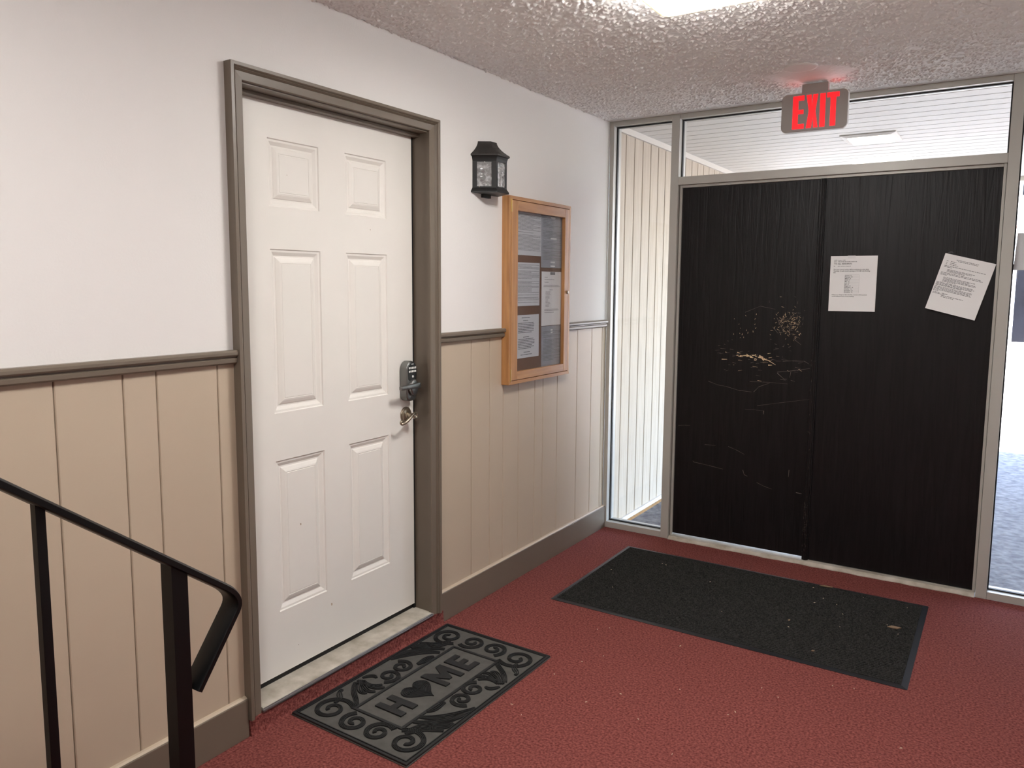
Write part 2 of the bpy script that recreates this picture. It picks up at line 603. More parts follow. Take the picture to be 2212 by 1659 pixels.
# lower turn housing and thumb lever
MB().prism([(-1.787 + 0.024 * math.cos(t), 1.062 + 0.034 * math.sin(t)) for t in np.linspace(0, 2 * math.pi, 24)[:-1]], 'x', SX + .036, SX + .058).build('turn_housing', 'brushed_steel', lk, bevel=0.006, seg=3, smooth=True)
lev = MB()
rings = []
for i, t in enumerate(np.linspace(0, 1, 12)):
    y = -1.888 + 0.118 * t
    hh = 0.0075 + 0.0035 * t
    th = 0.006 + 0.002 * t
    xc = SX + 0.062 + 0.006 * math.sin(t * 2.2)
    z = 1.068 + 0.004 * t
    rings.append([(xc - th, y, z - hh), (xc + th, y, z - hh), (xc + th, y, z + hh), (xc - th, y, z + hh)])
lev.loft(rings)
lev.build('thumb_lever', 'brushed_steel', lk, bevel=0.002, seg=2, smooth=True)
# scroll lever handle
hd = MB().lathe([(0.001, 0.0), (0.034, 0.0), (0.034, 0.003), (0.0315, 0.006), (0.0275, 0.0062), (0.0265, 0.0095), (0.021, 0.0115), (0.0145, 0.012), (0.013, 0.018), (0.001, .018)],
                (SX, -1.783, 0.9415), 'x', 32).build('lever_handle', 'satin_nickel', d1, smooth=True)
MB().lathe([(0.011, 0.015), (0.009, 0.03), (0.010, 0.052), (0.001, 0.056)], (SX, -1.783, 0.9415), 'x', 20).build('neck', 'satin_nickel', hd, smooth=True)
pts = []
xl = SX + 0.052
for t in np.linspace(-3.6 * math.pi, 0, 34):                    # scroll by the neck
    r = 0.004 + 0.0085 * (t + 3.6 * math.pi) / (3.6 * math.pi)
    pts.append((xl, -1.7815 + r * math.cos(t + 1.5), 0.9415 + r * math.sin(t + 1.5)))
y0_, z0_ = pts[-1][1], pts[-1][2]
for t in np.linspace(0, 1, 16)[1:]:
    pts.append((xl + 0.006 * math.sin(t * 3.1), y0_ - 0.088 * t, z0_ - 0.036 * (t * t * (3 - 2 * t)) ** 1.0))
y1_, z1_ = pts[-1][1], pts[-1][2]
for t in np.linspace(0, 1.6 * math.pi, 14)[1:]:
    r = 0.0075 * (1 - t / (2.4 * math.pi))
    pts.append((xl, y1_ - r * math.sin(t), z1_ + 0.0075 - r * math.cos(t)))
rr = [0.0036] * 10 + [0.0048] * 24 + [0.0062] * 15 + [0.005] * 13
MB().tube(pts, rr[:len(pts)] + [0.005] * max(0, len(pts) - len(rr)), n=10, up=(1, 0, 0)).build('scroll_lever', 'satin_nickel', hd, smooth=True)
# paint specks
for y, z, s_ in ((-2.376, 0.62, 0.0035), (-2.23, 0.265, 0.005), (-2.40, 0.17, 0.002), (-1.985, 1.70, 0.002), (-2.40, 1.86, 0.0014)):
    B(SX, SX + 0.0004, y - s_ * .35, y + s_ * .35, z - s_, z + s_).build('paint_nick', 'rust', d1)

# frame: jambs, casing, threshold
t2 = struct(empty('trim_2', (0, -2.19, 0.06)), 'moulded brown casing and jambs around the white door')
B(-0.15, 0.004, DY0, -2.646, 0.06, DZ1).build('jamb', 'trim_brown', t2, bevel=.0015)
B(-0.15, 0.004, -1.7205, DY1, 0.06, DZ1).build('jamb', 'trim_brown', t2, bevel=.0015)
B(-0.15, 0.004, -2.646, -1.7205, 2.102, DZ1).build('head_jamb', 'trim_brown', t2, bevel=.0015)
B(SX + 0.002, SX + 0.034, -2.646, -1.7205, 2.090, 2.102).build('head_stop', 'trim_brown', t2, bevel=.0015)
IL, IR, IT, ZB = -2.652, -1.7285, 2.1075, 0.058
CW = 0.0545
cprof = [(0, 0), (0, 0.014), (0.003, 0.017), (0.029, 0.0195), (0.0305, 0.018), (0.033, 0.0215), (0.0365, 0.0265), (0.0385, 0.0255), (0.0405, 0.0305),
         (0.0435, 0.033), (CW, 0.033), (CW, 0)]
KT = 0.048 / CW


def casing(a, b):
    MB().loft([a, b]).build('casing_board', 'trim_brown', t2)


Lb = [(t, IL - w_, ZB) for w_, t in cprof]
Lt = [(t, IL - w_, IT + w_ * KT) for w_, t in cprof]
Rt = [(t, IR + w_ * 0.92, IT + w_ * KT) for w_, t in cprof]
Rb = [(t, IR + w_ * 0.92, ZB) for w_, t in cprof]
casing(Lb, Lt)
casing(Lt, Rt)
casing(Rt, Rb)
th = struct(empty('trim_3', (-0.03, -2.19, 0.06)), 'worn pale door sill with metal nosing above carpeted riser')
MB().prism([(-0.13, 0.0), (0.018, 0.0), (0.018, 0.066), (0.012, 0.070), (-0.078, 0.0705), (-0.13, 0.0705)], 'y', -2.6455, -1.721).build('sill', 'threshold_stone', th)
MB().prism([(0.0182, 0.058), (0.024, 0.058), (0.0255, 0.063), (0.0245, 0.067), (0.021, 0.0675), (0.020, 0.071), (0.0182, 0.071)], 'y', -2.652, -1.7285).build('nosing', 'metal_strip', th)
rp = [(0, 0.0), (0.033, 0.0)] + [(0.033 - 0.012 * math.sin(t), 0.018 * (1 - math.cos(t))) for t in np.linspace(0.2, math.pi / 2, 5)] + [(0.0195, 0.054), (0.018, 0.058), (0.0, 0.058)]
MB().prism(rp, 'y', -2.703, -1.653).build('carpet_riser', 'carpet', th)

# ------------------------------------------------------------------ storefront at the back
wb = struct(empty('wall_back', (1.2, 0, 0)), 'beige metal storefront frame around the black doors')
FD = 0.105


def frame_bar(name, *a):
    B(*a).build(name, 'frame_metal', wb, bevel=0.0015, seg=1)


M1L, M1R, M2L, M2R = 0.3815, 0.4275, 1.981, 2.0275
frame_bar('jamb_post', 0.0, 0.027, 0, FD, 0, H)
frame_bar('mullion', M1L, M1R, -0.003, FD, 0, H)
frame_bar('mullion', M2L, M2R, -0.003, FD, 0, H)
frame_bar('jamb_post', 2.385, XR, 0, FD, 0, H)
for a, b in ((0.027, M1L), (M1R, M2L), (M2R, 2.385)):
    frame_bar('head_rail', a, b, 0, FD, 2.413, H)
for a, b in ((0.027, M1L), (M2R, 2.385)):
    frame_bar('sill_rail', a, b, 0, FD, 0, 0.036)
frame_bar('transom_bar', M1R, M2L, -0.002, FD, 2.0505, 2.0945)
frame_bar('door_stop', M1R + .004, 0.4445, 0.018, FD, 0.02, 2.0505)
frame_bar('door_stop', 1.967, M2L - .001, 0.012, FD, 0.02, 2.0505)
frame_bar('door_stop', 0.4445, 1.967, 0.018, FD, 2.036, 2.0505)
B(M1R, M1R + .004, 0.02, FD, 0.02, 2.0505).build('gap_shade_strip', 'frame_shade', wb)  # dark filler, its colour stands in for shade in the recess
ts = MB()
pf = [(-0.012 + 0.003 * math.sin(i * 2.1) + 0.0025 * math.sin(i * 5.3)) for i in range(40)]
for i in range(39):
    xa, xb_ = 0.4305 + (1.978 - 0.4305) * i / 39, 0.4305 + (1.978 - 0.4305) * (i + 1) / 39
    ts.loft([[(xa, pf[i], 0), (xa, pf[i], 0.004), (xa, 0.0, 0.019), (xa, FD, 0.019), (xa, FD, 0)],
             [(xb_, pf[i + 1], 0), (xb_, pf[i + 1], 0.004), (xb_, 0.0, 0.019), (xb_, FD, 0.019), (xb_, FD, 0)]], cap=(i in (0, 38)))
struct(ts.build('trim_4', 'threshold_stone'), 'worn white threshold under the black double doors')


def window(name, x0, x1, z0, z1, label):
    wdw = struct(empty(name, ((x0 + x1) / 2, 0.05, z0)), label)
    B(x0, x1, 0.047, 0.053, z0, z1).build('glass_pane', 'pane_glass', wdw)
    g = 0.006
    for a in ((x0, x0 + g, z0, z1), (x1 - g, x1, z0, z1), (x0 + g, x1 - g, z0, z0 + g), (x0 + g, x1 - g, z1 - g, z1)):
        B(a[0], a[1], 0.041, 0.059, a[2], a[3]).build('gasket', 'rubber_black', wdw)


window('window_1', 0.027, M1L, 0.036, 2.413, 'tall narrow sidelight in the left corner')
window('window_2', M1R, M2L, 2.0945, 2.413, 'wide transom pane above the black doors')
window('window_3', M2R, 2.385, 0.036, 2.413, 'tall narrow sidelight right of the black doors')


def leaf(name, x0, x1, z0, label):
    o = struct(empty(name, ((x0 + x1) / 2, 0.03, z0)), label)
    B(x0, x1, 0.03, 0.074, z0, 2.0355).build('slab', 'door_black', o, bevel=0.001, seg=1)
    return o


d2 = leaf('door_2', 0.4450, 1.2030, 0.0335, 'left black door with scratched paint beside the centre strip')
d3 = leaf('door_3', 1.2045, 1.9665, 0.0225, 'right black door with two notices stuck on it')
MB().prism([(1.1765, 0.03), (1.1765, 0.020), (1.180, 0.0165), (1.186, 0.0165), (1.1875, 0.013), (1.194, 0.011), (1.2005, 0.013), (1.2015, 0.018), (1.2075, 0.020), (1.2075, 0.0295), (1.2, 0.03)],
           'z', 0.0205, 2.0355).build('astragal', 'door_black', d2)


def stroke(mb, x0, z0, x1, z1, w_, y=0.0297):
    d = Vector((x1 - x0, 0, z1 - z0))
    n_ = Vector((-d.z, 0, d.x)).normalized() * w_ / 2
    a, b = Vector((x0, y, z0)), Vector((x1, y, z1))
    mb.quad(a + n_, a - n_, b - n_ * 0.4, b + n_ * 0.4)


rn = random.Random(11)
chips, scr = MB(), MB()
for i in range(150):                                             # scuffed patch
    x = rn.gauss(1.052, 0.032)
    z = rn.gauss(1.285, 0.042)
    a = rn.choice((0, math.pi / 2, 0.4, -0.7, 1.1)) + rn.uniform(-.25, .25)
    L_ = rn.uniform(0.004, 0.018)
    stroke(chips if rn.random() < .6 else scr, x, z, x + L_ * math.cos(a), z + L_ * math.sin(a), rn.uniform(.0008, .0022))
for i in range(26):                                              # chip row
    x = rn.uniform(0.78, 0.96)
    z = 1.105 + rn.gauss(0, 0.007)
    stroke(chips, x, z, x + rn.uniform(.004, .02), z + rn.uniform(-.006, .004), rn.uniform(.001, .006))
for (x0, z0, x1, z1, w_) in ((0.905, 1.108, 0.925, 1.102, .014), (0.92, 1.10, 0.93, 1.085, .01), (0.93, 1.093, 0.962, 1.086, .006), (0.955, 1.087, 0.993, 1.066, .004),
                             (0.838, 1.11, 0.856, 1.105, .009), (0.80, 1.105, 0.84, 1.106, .004), (0.955, 1.062, 0.975, 1.063, .005), (0.70, 1.080, 0.73, 1.081, .004)):
    stroke(chips, x0, z0, x1, z1, w_)
for i in range(60):
    x = rn.uniform(0.66, 1.15)
    z = rn.gauss(1.09, 0.05)
    stroke(chips if rn.random() < .3 else scr, x, z, x + rn.uniform(.003, .03), z + rn.uniform(-.006, .006), rn.uniform(.0008, .002))
for i in range(16):
    x = rn.uniform(0.76, 0.9)
    z = rn.uniform(1.20, 1.34)
    stroke(chips, x, z, x + rn.uniform(-.004, .006), z + rn.uniform(.003, .010), .0022)
for pl, w_ in (([(1.03, 1.088), (1.08, 1.092), (1.14, 1.094), (1.165, 1.08)], .002), ([(1.004, 1.027), (1.06, 1.035), (1.17, 1.057)], .0024), ([(1.004, 1.022), (1.04, .992), (1.055, .992)], .003),
               ([(1.074, 1.032), (1.07, 1.0)], .002), ([(0.883, .909), (0.91, .94), (0.968, .9655)], .002), ([(.628, .951), (.681, .934), (.732, .928), (.80, .912), (.8735, .908)], .0018),
               ([(.906, .835), (1.02, .86), (1.18, .894)], .0014), ([(.46, .678), (.50, .684), (.531, .685)], .0014), ([(.62, .584), (.683, .586)], .002), ([(.755, .589), (.80, .575), (.848, .554)], .0018),
               ([(.554, .48), (.56, .474), (.65, .465), (.7295, .455)], .0022), ([(.8414, .465), (.85, .44), (.868, .433)], .003), ([(.92, .405), (.96, .39), (1.003, .38)], .002),
               ([(1.0887, .499), (1.087, .46)], .003), ([(1.13, .38), (1.16, .378)], .004), ([(.9416, .81), (.94, .79)], .004), ([(.99, 1.32), (1.03, 1.24)], .0018), ([(.97, 1.27), (1.0, 1.235)], .002),
               ([(.86, .965), (.93, .968), (1.06, .967)], .0014), ([(.84, .81), (.94, .81)], .001), ([(1.08, 1.21), (1.12, 1.18)], .0018), ([(.82, 1.345), (.90, 1.38), (.98, 1.365)], .0012)):
    for (a, b), (c, d) in zip(pl[:-1], pl[1:]):
        stroke(scr, a, b, c, d, w_)
stuff(chips.build('paint_chips', 'chip_tan', d2, fix=False))
stuff(scr.build('scratches', 'scratch_grey', d2, fix=False))
ac = MB()
for i in range(60):
    z = rn.choice((rn.uniform(.03, .35), rn.uniform(.03, .6), rn.uniform(.6, 1.35)))
    x = rn.choice((1.178, 1.183, 1.190, 1.197))
    yy = {1.178: .0178, 1.183: .0162, 1.190: .0118, 1.197: .0116}[x]
    stroke(ac, x, z, x + rn.uniform(-.002, .002), z + rn.uniform(.002, .012), .0014, yy)
stuff(ac.build('worn_edge', 'scratch_grey', d2, fix=False))

# ------------------------------------------------------------------ notices on the black door and on the glass
def sheet(name, c, ru, rv, w_, h_, m, label, curl=None, nx=6, nz=8):
    """paper with its own thickness; c top-left corner, ru/rv unit vectors right/up in its plane."""
    ru, rv = Vector(ru), Vector(rv)
    nn = ru.cross(rv).normalized()
    c = Vector(c)
    curl = curl or (lambda u, v: 0.0)

    def fr(u, v, off=0.0):
        return c + ru * u - rv * v + nn * (curl(u / w_, v / h_) + off)
    mb = MB()
    n_ = (nx + 1) * (nz + 1)
    for off in (0.0004, 0.0):
        for j in range(nz + 1):
            for i in range(nx + 1):
                mb.v.append(tuple(fr(w_ * i / nx, h_ * j / nz, off)))
    for k in (0, 1):
        for j in range(nz):
            for i in range(nx):
                a = k * n_ + j * (nx + 1) + i
                q = (a, a + 1, a + nx + 2, a + nx + 1)
                mb.f.append(q if k else q[::-1])
    per = [i for i in range(nx)] + [nx + j * (nx + 1) for j in range(nz)] + [nz * (nx + 1) + nx - i for i in range(nx)] + [(nz - j) * (nx + 1) for j in range(nz)]
    for a, b in zip(per, per[1:] + per[:1]):
        mb.f.append((a, b, b + n_, a + n_))
    o = mb.build(name, m, smooth=True)
    return tag(o, label, 'notice'), (lambda u, v: fr(u, v, 0.0009))


o, fr = sheet('notice', (1.2455, 0.0296, 1.6425), (1, 0, 0), (0, 0, 1), 0.219, 0.280, 'paper', 'white schedule notice headed to all residents on right black door')
F = lambda u, v: fr(u, -v)
ln = [('TO:', .017, -.0425, .0098, 'LEFT'), ('ALL RESIDENTS', .035, -.0425, .0098, 'LEFT')]
text_mesh(ln, F, 'heading', 'ink', o, bold=0.02)
ln = [('DATE:', .017, -.023, .0055, 'LEFT'), ('January 1, 2025', .036, -.023, .0055, 'LEFT'),
      ('RE:', .016, -.053, .0055, 'LEFT'), ('PEST CONTROL SCHEDULE', .035, -.053, .005, 'LEFT'),
      ('The pest control service will be performed on the third', .016, -.0705, .0073, 'LEFT'),
      ('Thursday of each month starting at 9:30 AM with Building', .016, -.0785, .0073, 'LEFT'), ('801.', .016, -.0865, .0073, 'LEFT'),
      ('If there is a change to this schedule, a notice will be posted', .013, -.1985, .0069, 'LEFT'),
      ('on the bulletin board of each building.', .013, -.2065, .0069, 'LEFT')]
for i, st in enumerate(('January  16', 'February  20', 'March  20', 'April  17', 'May  15', 'June  19', 'July  17', 'August  21', 'September  18', 'October  16', 'November  20', 'December  18')):
    ln.append((st, .073 - .0002 * i, -.1005 - i * .00765, .0068, 'LEFT'))
text_mesh(ln, F, 'printed_text', 'ink', o, bold=0.02)
dash_rows([(.017, .030, -.0305), (.036, .125, -.0305)], F, 'small_print', 'ink_light', o, h=.003)
bx = MB()
for i in range(13):
    v = -.0955 - i * .00765
    bx.quad(F(.071, v), F(.139, v), F(.139, v + .0004), F(.071, v + .0004))
for u in (.071, .139):
    bx.quad(F(u, -.0955), F(u + .0004, -.0955), F(u + .0004, -.1873), F(u, -.1873))
stuff(bx.build('table_lines', 'ink_light', o, fix=False))
B(1.326, 1.362, 0.0278, 0.0292, 1.630, 1.644).build('tape', 'tape', o)

ang = math.radians(-14.8)
ru = (math.cos(ang), 0, math.sin(ang))
rv = (-math.sin(ang), 0, math.cos(ang))
tl = (1.7575, 0.0285, 1.6495)
def curl2(u, v):
    a = -0.014 * max(0, (v - 0.15)) ** 1.3 * (1 - .4 * u) * -1
    return a + .003 * math.sin(v * 5) * v
o, fr = sheet('notice', tl, ru, rv, 0.2155, 0.272, 'paper', 'crooked curling white notice near the right edge of black door', curl=lambda u, v: 0.022 * max(0, v - .1) ** 1.5 * (1.1 - .5 * u) + 0.0006, nx=10, nz=12)
F = lambda u, v: fr(u, -v)
rows_ = [(.055, .150, -.022), (.063, .148, -.0275), (.016, .024, -.034), (.034, .058, -.034), (.017, .024, -.0415), (.034, .06, -.0415), (.017, .022, -.049), (.034, .07, -.049),
         (.014, .19, -.057), (.014, .048, -.0625), (.032, .15, -.073), (.032, .14, -.078), (.032, .11, -.083), (.01, .18, -.090), (.01, .19, -.0955), (.01, .04, -.1005),
         (.028, .165, -.111), (.028, .14, -.116), (.028, .17, -.121), (.028, .17, -.126), (.028, .09, -.131), (.006, .165, -.138), (.006, .17, -.143), (.006, .16, -.148), (.006, .12, -.152),
         (.004, .165, -.159), (.004, .165, -.164), (.004, .16, -.169), (.004, .165, -.174), (.004, .03, -.179), (.006, .035, -.187), (.045, .07, -.187), (.006, .06, -.192), (.045, .14, -.197), (.045, .10, -.203)]
dash_rows(rows_, F, 'printed_text', 'ink_light', o, h=.0026)
MB().prism([(0, 0), (.02, .004), (.03, .0), (.022, .010), (.012, .008)], 'y', 0, .0006).build('torn_tape', 'sleeve_film', o).location = Vector((1.762, .0282, 1.648))
# sheet taped on the right sidelight
o, fr = sheet('notice', (2.0400, 0.040, 1.735), (1, 0, 0), (0.045, 0, 1), 0.216, 0.168, 'paper_grey', 'grey sheet taped inside the right sidelight glass', curl=lambda u, v: -.004 * (1 - u) * v)
B(2.049, 2.053, .0385, .0405, 1.50, 1.566).build('hanging_tape', 'sleeve_film', o)

# ------------------------------------------------------------------ notice cabinet
cb = tag(empty('notice_cabinet', (0, -0.855, 1.01)), 'oak framed glass notice cabinet hanging on the left wall', 'cabinet')
CY0, CY1, CZ0, CZ1, CX = -1.1605, -0.5495, 1.0085, 1.906, 0.042
MB().prism([(CY0, CZ0), (CY0, CZ1), (CY0 + .017, CZ1 - .017), (CY0 + .017, CZ0 + .017)], 'x', 0, CX).build('case_side', 'oak', cb, bevel=.001, seg=1)
MB().prism([(CY1, CZ0), (CY1, CZ1), (CY1 - .017, CZ1 - .017), (CY1 - .017, CZ0 + .017)], 'x', 0, CX).build('case_side', 'oak', cb, bevel=.001, seg=1)
MB().prism([(CY0, CZ1), (CY1, CZ1), (CY1 - .017, CZ1 - .017), (CY0 + .017, CZ1 - .017)], 'x', 0, CX).build('case_top', 'oak_end', cb, bevel=.001, seg=1)
MB().prism([(CY0, CZ0), (CY1, CZ0), (CY1 - .017, CZ0 + .017), (CY0 + .017, CZ0 + .017)], 'x', 0, CX).build('case_bottom', 'oak_end', cb, bevel=.001, seg=1)
B(0.004, 0.012, CY0 + .016, CY1 - .016, CZ0 + .016, CZ1 - .016).build('cork_board', 'cork', cb)
cdr = B(0.0275, 0.0300, CY0 + .05, CY1 - .045, CZ0 + .05, CZ1 - .055).build('glass_door', 'cabinet_glass', cb)
e0, e1, f0, f1 = CY0 + .0195, CY1 - .0195, CZ0 + .0195, CZ1 - .0195
g0, g1, k0, k1 = -1.084, -0.6135, 1.0685, 1.841
B(0.022, CX + .001, e0, g0, f0, f1).build('door_stile', 'oak', cdr, bevel=.0015, seg=1)
B(0.022, CX + .001, g1, e1, f0, f1).build('door_stile', 'oak', cdr, bevel=.0015, seg=1)
B(0.022, CX + .001, g0, g1, k1, f1).build('door_rail', 'oak_end', cdr, bevel=.0015, seg=1)
B(0.022, CX + .001, g0, g1, f0, k0).build('door_rail', 'oak_end', cdr, bevel=.0015, seg=1)
MB().lathe([(.0085, 0), (.0085, .003), (.007, .006), (.004, .007), (.0005, .0068)], (CX + .001, -0.5835, 1.450), 'x', 18).build('lock_knob', 'satin_nickel', cb, smooth=True)
for z in (CZ1 - .045, CZ0 + .045):
    MB().lathe([(.004, -.03), (.004, .03)], (CX - .001, CY0 + .018, z), 'z', 10).build('hinge', 'brass', cb)

rows_a = lambda n, w_, g=.0068, top=.012, short=(): [(.008, (w_ - .008) * (1 if i not in short else .55), -top - i * g) for i in range(n)]
for (y0, z1, w_, h_, kind, lab, tilt) in (
        (-1.045, 1.8435, 0.2285, 0.2095, 'd', 'densely printed grey sheet at upper left inside notice cabinet', -.006),
        (-1.0435, 1.5985, 0.2155, 0.2135, 'd', 'printed grey sheet at middle left inside notice cabinet', 0),
        (-1.0405, 1.3405, 0.2085, 0.2145, 'h', 'printed sheet with headings at lower left inside notice cabinet', -.01),
        (-0.8150, 1.8420, 0.226, 0.264, 's', 'large print sheet with white clips at upper right inside cabinet', 0),
        (-0.8110, 1.5575, 0.2265, 0.279, 'w', 'brighter white curling sheet at middle right inside notice cabinet', -.006),
        (-0.8050, 1.2750, 0.2235, 0.2120, 's', 'pale sheet in glossy plastic sleeve at lower right inside cabinet', -.01)):
    mname = 'paper' if kind == 'w' else 'paper_grey'
    cu = (lambda u, v: .0035 * math.sin(3 * v) * u + .001) if kind == 'w' else (lambda u, v: .0012)
    o, fr = sheet('pinned_notice', (0.0128 if kind != 'w' else .0150, y0, z1), (0, 1, 0), (0, tilt, 1), w_, h_, mname, lab, curl=cu)
    o['group'] = 'sheets in the notice cabinet'
    F = lambda u, v, fr=fr: fr(u, -v)
    rr_ = random.Random(int(y0 * 1000) + int(z1 * 77))
    if kind == 'd':
        rws = []
        v = .012
        while v < h_ - .012:
            if rr_.random() > .13:
                rws.append((.006, w_ - (.008 if rr_.random() > .25 else .08), -v))
            v += .0062
    elif kind == 'h':
        rws = [(.04, .12, -.016), (.055, .10, -.030)] + [(.006, .16 + rr_.uniform(-.03, .02), -.042 - i * .0078) for i in range(7)] + [(.055, .11, -.112)]
        rws += [(.006, .165 + rr_.uniform(-.04, .02), -.122 - i * .0078) for i in range(7)] + [(.06, .12, -.188), (.03, .14, -.200)]
    elif kind == 'w':
        rws = [(.03, .06, -.03), (.03, .13, -.043), (.03, .07, -.056), (.02, .18, -.072), (.02, .19, -.078), (.08, .11, -.095)]
        rws += [(.04, .075 + rr_.uniform(-.01, .02), -.106 - i * .0068) for i in range(12)] + [(.03, .17, -.196), (.03, .18, -.202), (.03, .13, -.212)]
    else:
        rws = []
        v = .022
        while v < h_ - .03:
            if rr_.random() > .22:
                rws.append((.02, w_ - (.02 if rr_.random() > .3 else .09), -v))
            v += .0072
    dash_rows(rws, F, 'printed_text', 'ink' if kind in 'h' else 'ink_light', o, h=.0030 if kind == 'h' else .0024, rnd=rr_)
    if kind == 's':
        p0 = F(-.002, .002)
        B(p0.x + .0005, p0.x + .0012, p0.y, p0.y + w_ + .004, p0.z - h_ - .004, p0.z).build('plastic_sleeve', 'sleeve_film', o)
        for cz in ((.004, .110, .232, .252) if h_ > .25 else (.018, .03)):
            q = F(.095, -cz)
            wv = .06 if cz == .110 else .045
            if h_ < .25:
                wv = .018
            B(q.x + .0012, q.x + .0024, q.y, q.y + wv, q.z - .008, q.z).build('clip', 'tape', o)
    if kind == 'w':
        q = F(.088, -.002)
        B(q.x + .0006, q.x + .0012, q.y, q.y + .05, q.z - .014, q.z).build('tape', 'ink_light', o)

# ------------------------------------------------------------------ wall lantern
ln_ = tag(empty('wall_lantern', (0, -1.306, 1.895)), 'black wall lantern with rippled glass panes above the notice cabinet', 'lamp')
YC = -1.306


def plan(hb, hf, d, z, x0=0.0):
    return [(x0, YC - hb, z), (d, YC - hf, z), (d, YC + hf, z), (x0, YC + hb, z)]


roof = []
for t in np.linspace(0, 1, 8):
    s_ = t ** 1.7
    roof.append(plan(.056 + (.112 - .056) * s_, .024 + (.050 - .024) * s_, .048 + (.102 - .048) * s_, 2.124 - .062 * t))
roof.append(plan(.112, .050, .102, 2.056))
roof.append(plan(.106, .046, .098, 2.053))
MB().loft(roof[::-1]).build('roof', 'lamp_roof', ln_, smooth=True)
MB().loft([plan(.104, .0455, .096, 2.053), plan(.100, .044, .0925, 2.043), plan(.098, .043, .091, 2.034)]).build('collar', 'lamp_black', ln_)
MB().loft([plan(.110, .048, .1005, 1.896), plan(.110, .048, .1005, 1.902), plan(.100, .044, .0925, 1.914), plan(.098, .043, .091, 1.918)]).build('base', 'lamp_black', ln_)
B(0, .014, YC - .03, YC + .03, 1.880, 1.896).build('mount_tab', 'lamp_black', ln_)
B(0, .008, YC - .092, YC + .092, 1.9, 2.05).build('back_plate', 'lamp_black', ln_)
pb = plan(.098, .043, .091, 0)
corner = [Vector(p) for p in pb]
zz0, zz1 = 1.917, 2.036


def pillar(a, b, ta, tb, m='lamp_black', za=zz0, zb=zz1, inset=0.0, th=.006):
    """a slab on the side from corner a to b between fractions ta..tb."""
    d = (b - a)
    n_ = Vector((d.y, -d.x, 0)).normalized()
    c = Vector((0.045, YC, 0))
    if (a - c).dot(n_) < 0:
        n_ = -n_
    p, q = a + d * ta - n_ * inset, a + d * tb - n_ * inset
    poly = [(p.x, p.y), (q.x, q.y), (q.x - n_.x * th, q.y - n_.y * th), (p.x - n_.x * th, p.y - n_.y * th)]
    return MB().prism(poly, 'z', za, zb)


for a, b, e in ((corner[0], corner[1], (.19, .80)), (corner[1], corner[2], (.13, .83)), (corner[2], corner[3], (.20, .81))):
    pillar(a, b, 0, e[0]).build('post', 'lamp_black', ln_)
    pillar(a, b, e[1], 1).build('post', 'lamp_black', ln_)
    pillar(a, b, e[0], e[1], za=zz0, zb=zz0 + .006).build('pane_rail', 'lamp_black', ln_)
    pillar(a, b, e[0], e[1], za=zz1 - .006, zb=zz1).build('pane_rail', 'lamp_black', ln_)
    pillar(a, b, e[0], e[1], 'rippled_glass', zz0 + .006, zz1 - .006, .002, .002).build('glass_pane', 'rippled_glass', ln_)
MB().lathe([(.012, 0), (.012, -.03), (.009, -.032), (.008, -.045), (.001, -.047)], (.045, YC, 2.034), 'z', 14).build('bulb_socket', 'bulb_socket', ln_)
for y, z in ((YC - .0905, 1.975), (YC - .088, 1.921)):
    MB().lathe([(.0022, 0), (.002, .001), (.0004, .0014)], (.022 if z > 1.95 else .03, y, z), 'y', 8).build('screw', 'satin_nickel', ln_)

# ------------------------------------------------------------------ exit sign, detector plate, ceiling lamp
ex = tag(empty('exit_sign', (1.205, -0.33, 2.22)), 'grey ceiling-hung exit sign with glowing red letters', 'exit sign')
EX0, EX1, EZ0, EZ1, EY = 1.0575, 1.3505, 2.217, 2.3905, -0.34


def rrect(x0, x1, z0, z1, r, n=6):
    pts = []
    for cx_, cz_, a0 in ((x1 - r, z1 - r, 0), (x0 + r, z1 - r, 90), (x0 + r, z0 + r, 180), (x1 - r, z0 + r, 270)):
        for k in range(n + 1):
            a = math.radians(a0 + 90 * k / n)
            pts.append((cx_ + r * math.cos(a), cz_ + r * math.sin(a)))
    return pts


MB().prism(rrect(EX0, EX1, EZ0, EZ1, .024), 'y', EY, EY + .006).build('face_plate', 'sign_grey', ex)
MB().prism(rrect(EX0 - .001, EX1 + .001, EZ0 - .001, EZ1 + .001, .024), 'y', EY + .004, EY + .034).build('housing', 'sign_white', ex, bevel=.003, seg=2)
B(1.145, 1.262, EY + .002, EY + .036, 2.388, 2.432).build('canopy', 'sign_grey', ex, bevel=.004, seg=2)
LZ0, LZ1 = 2.2285, 2.3800
letters = {
    'E': [[(1.109, LZ0), (1.162, LZ0), (1.162, LZ0 + .022), (1.1335, LZ0 + .022), (1.1335, 2.296), (1.158, 2.296), (1.158, 2.316), (1.1335, 2.316), (1.1335, LZ1 - .022), (1.159, LZ1 - .022), (1.159, LZ1), (1.109, LZ1)]],
    'X': [[(1.1715, LZ0), (1.1945, LZ0), (1.1995, 2.282), (1.2045, LZ0), (1.2235, LZ0), (1.2110, 2.304), (1.2200, LZ1), (1.1985, LZ1), (1.1945, 2.326), (1.1905, LZ1), (1.1690, LZ1), (1.1815, 2.306)]],
    'I': [[(1.231, LZ0), (1.2545, LZ0), (1.2535, LZ1), (1.2300, LZ1)]],
    'T': [[(1.2765, LZ0), (1.3005, LZ0), (1.2995, LZ1 - .022), (1.3135, LZ1 - .022), (1.3130, LZ1), (1.2595, LZ1), (1.2600, LZ1 - .022), (1.2755, LZ1 - .022)]]}
for k, ps in letters.items():
    for p in ps:
        MB().prism(p, 'y', EY - .0012, EY + .001).build('letter', 'exit_red', ex)
# hidden glowing strips added on top of the sign to redden the ceiling
for a, b in ((1.08, 1.14), (1.267, 1.33)):
    B(a, b, EY + .012, EY + .024, 2.3915, 2.3925).build('ceiling_glow_strip', 'glow_red', ex)

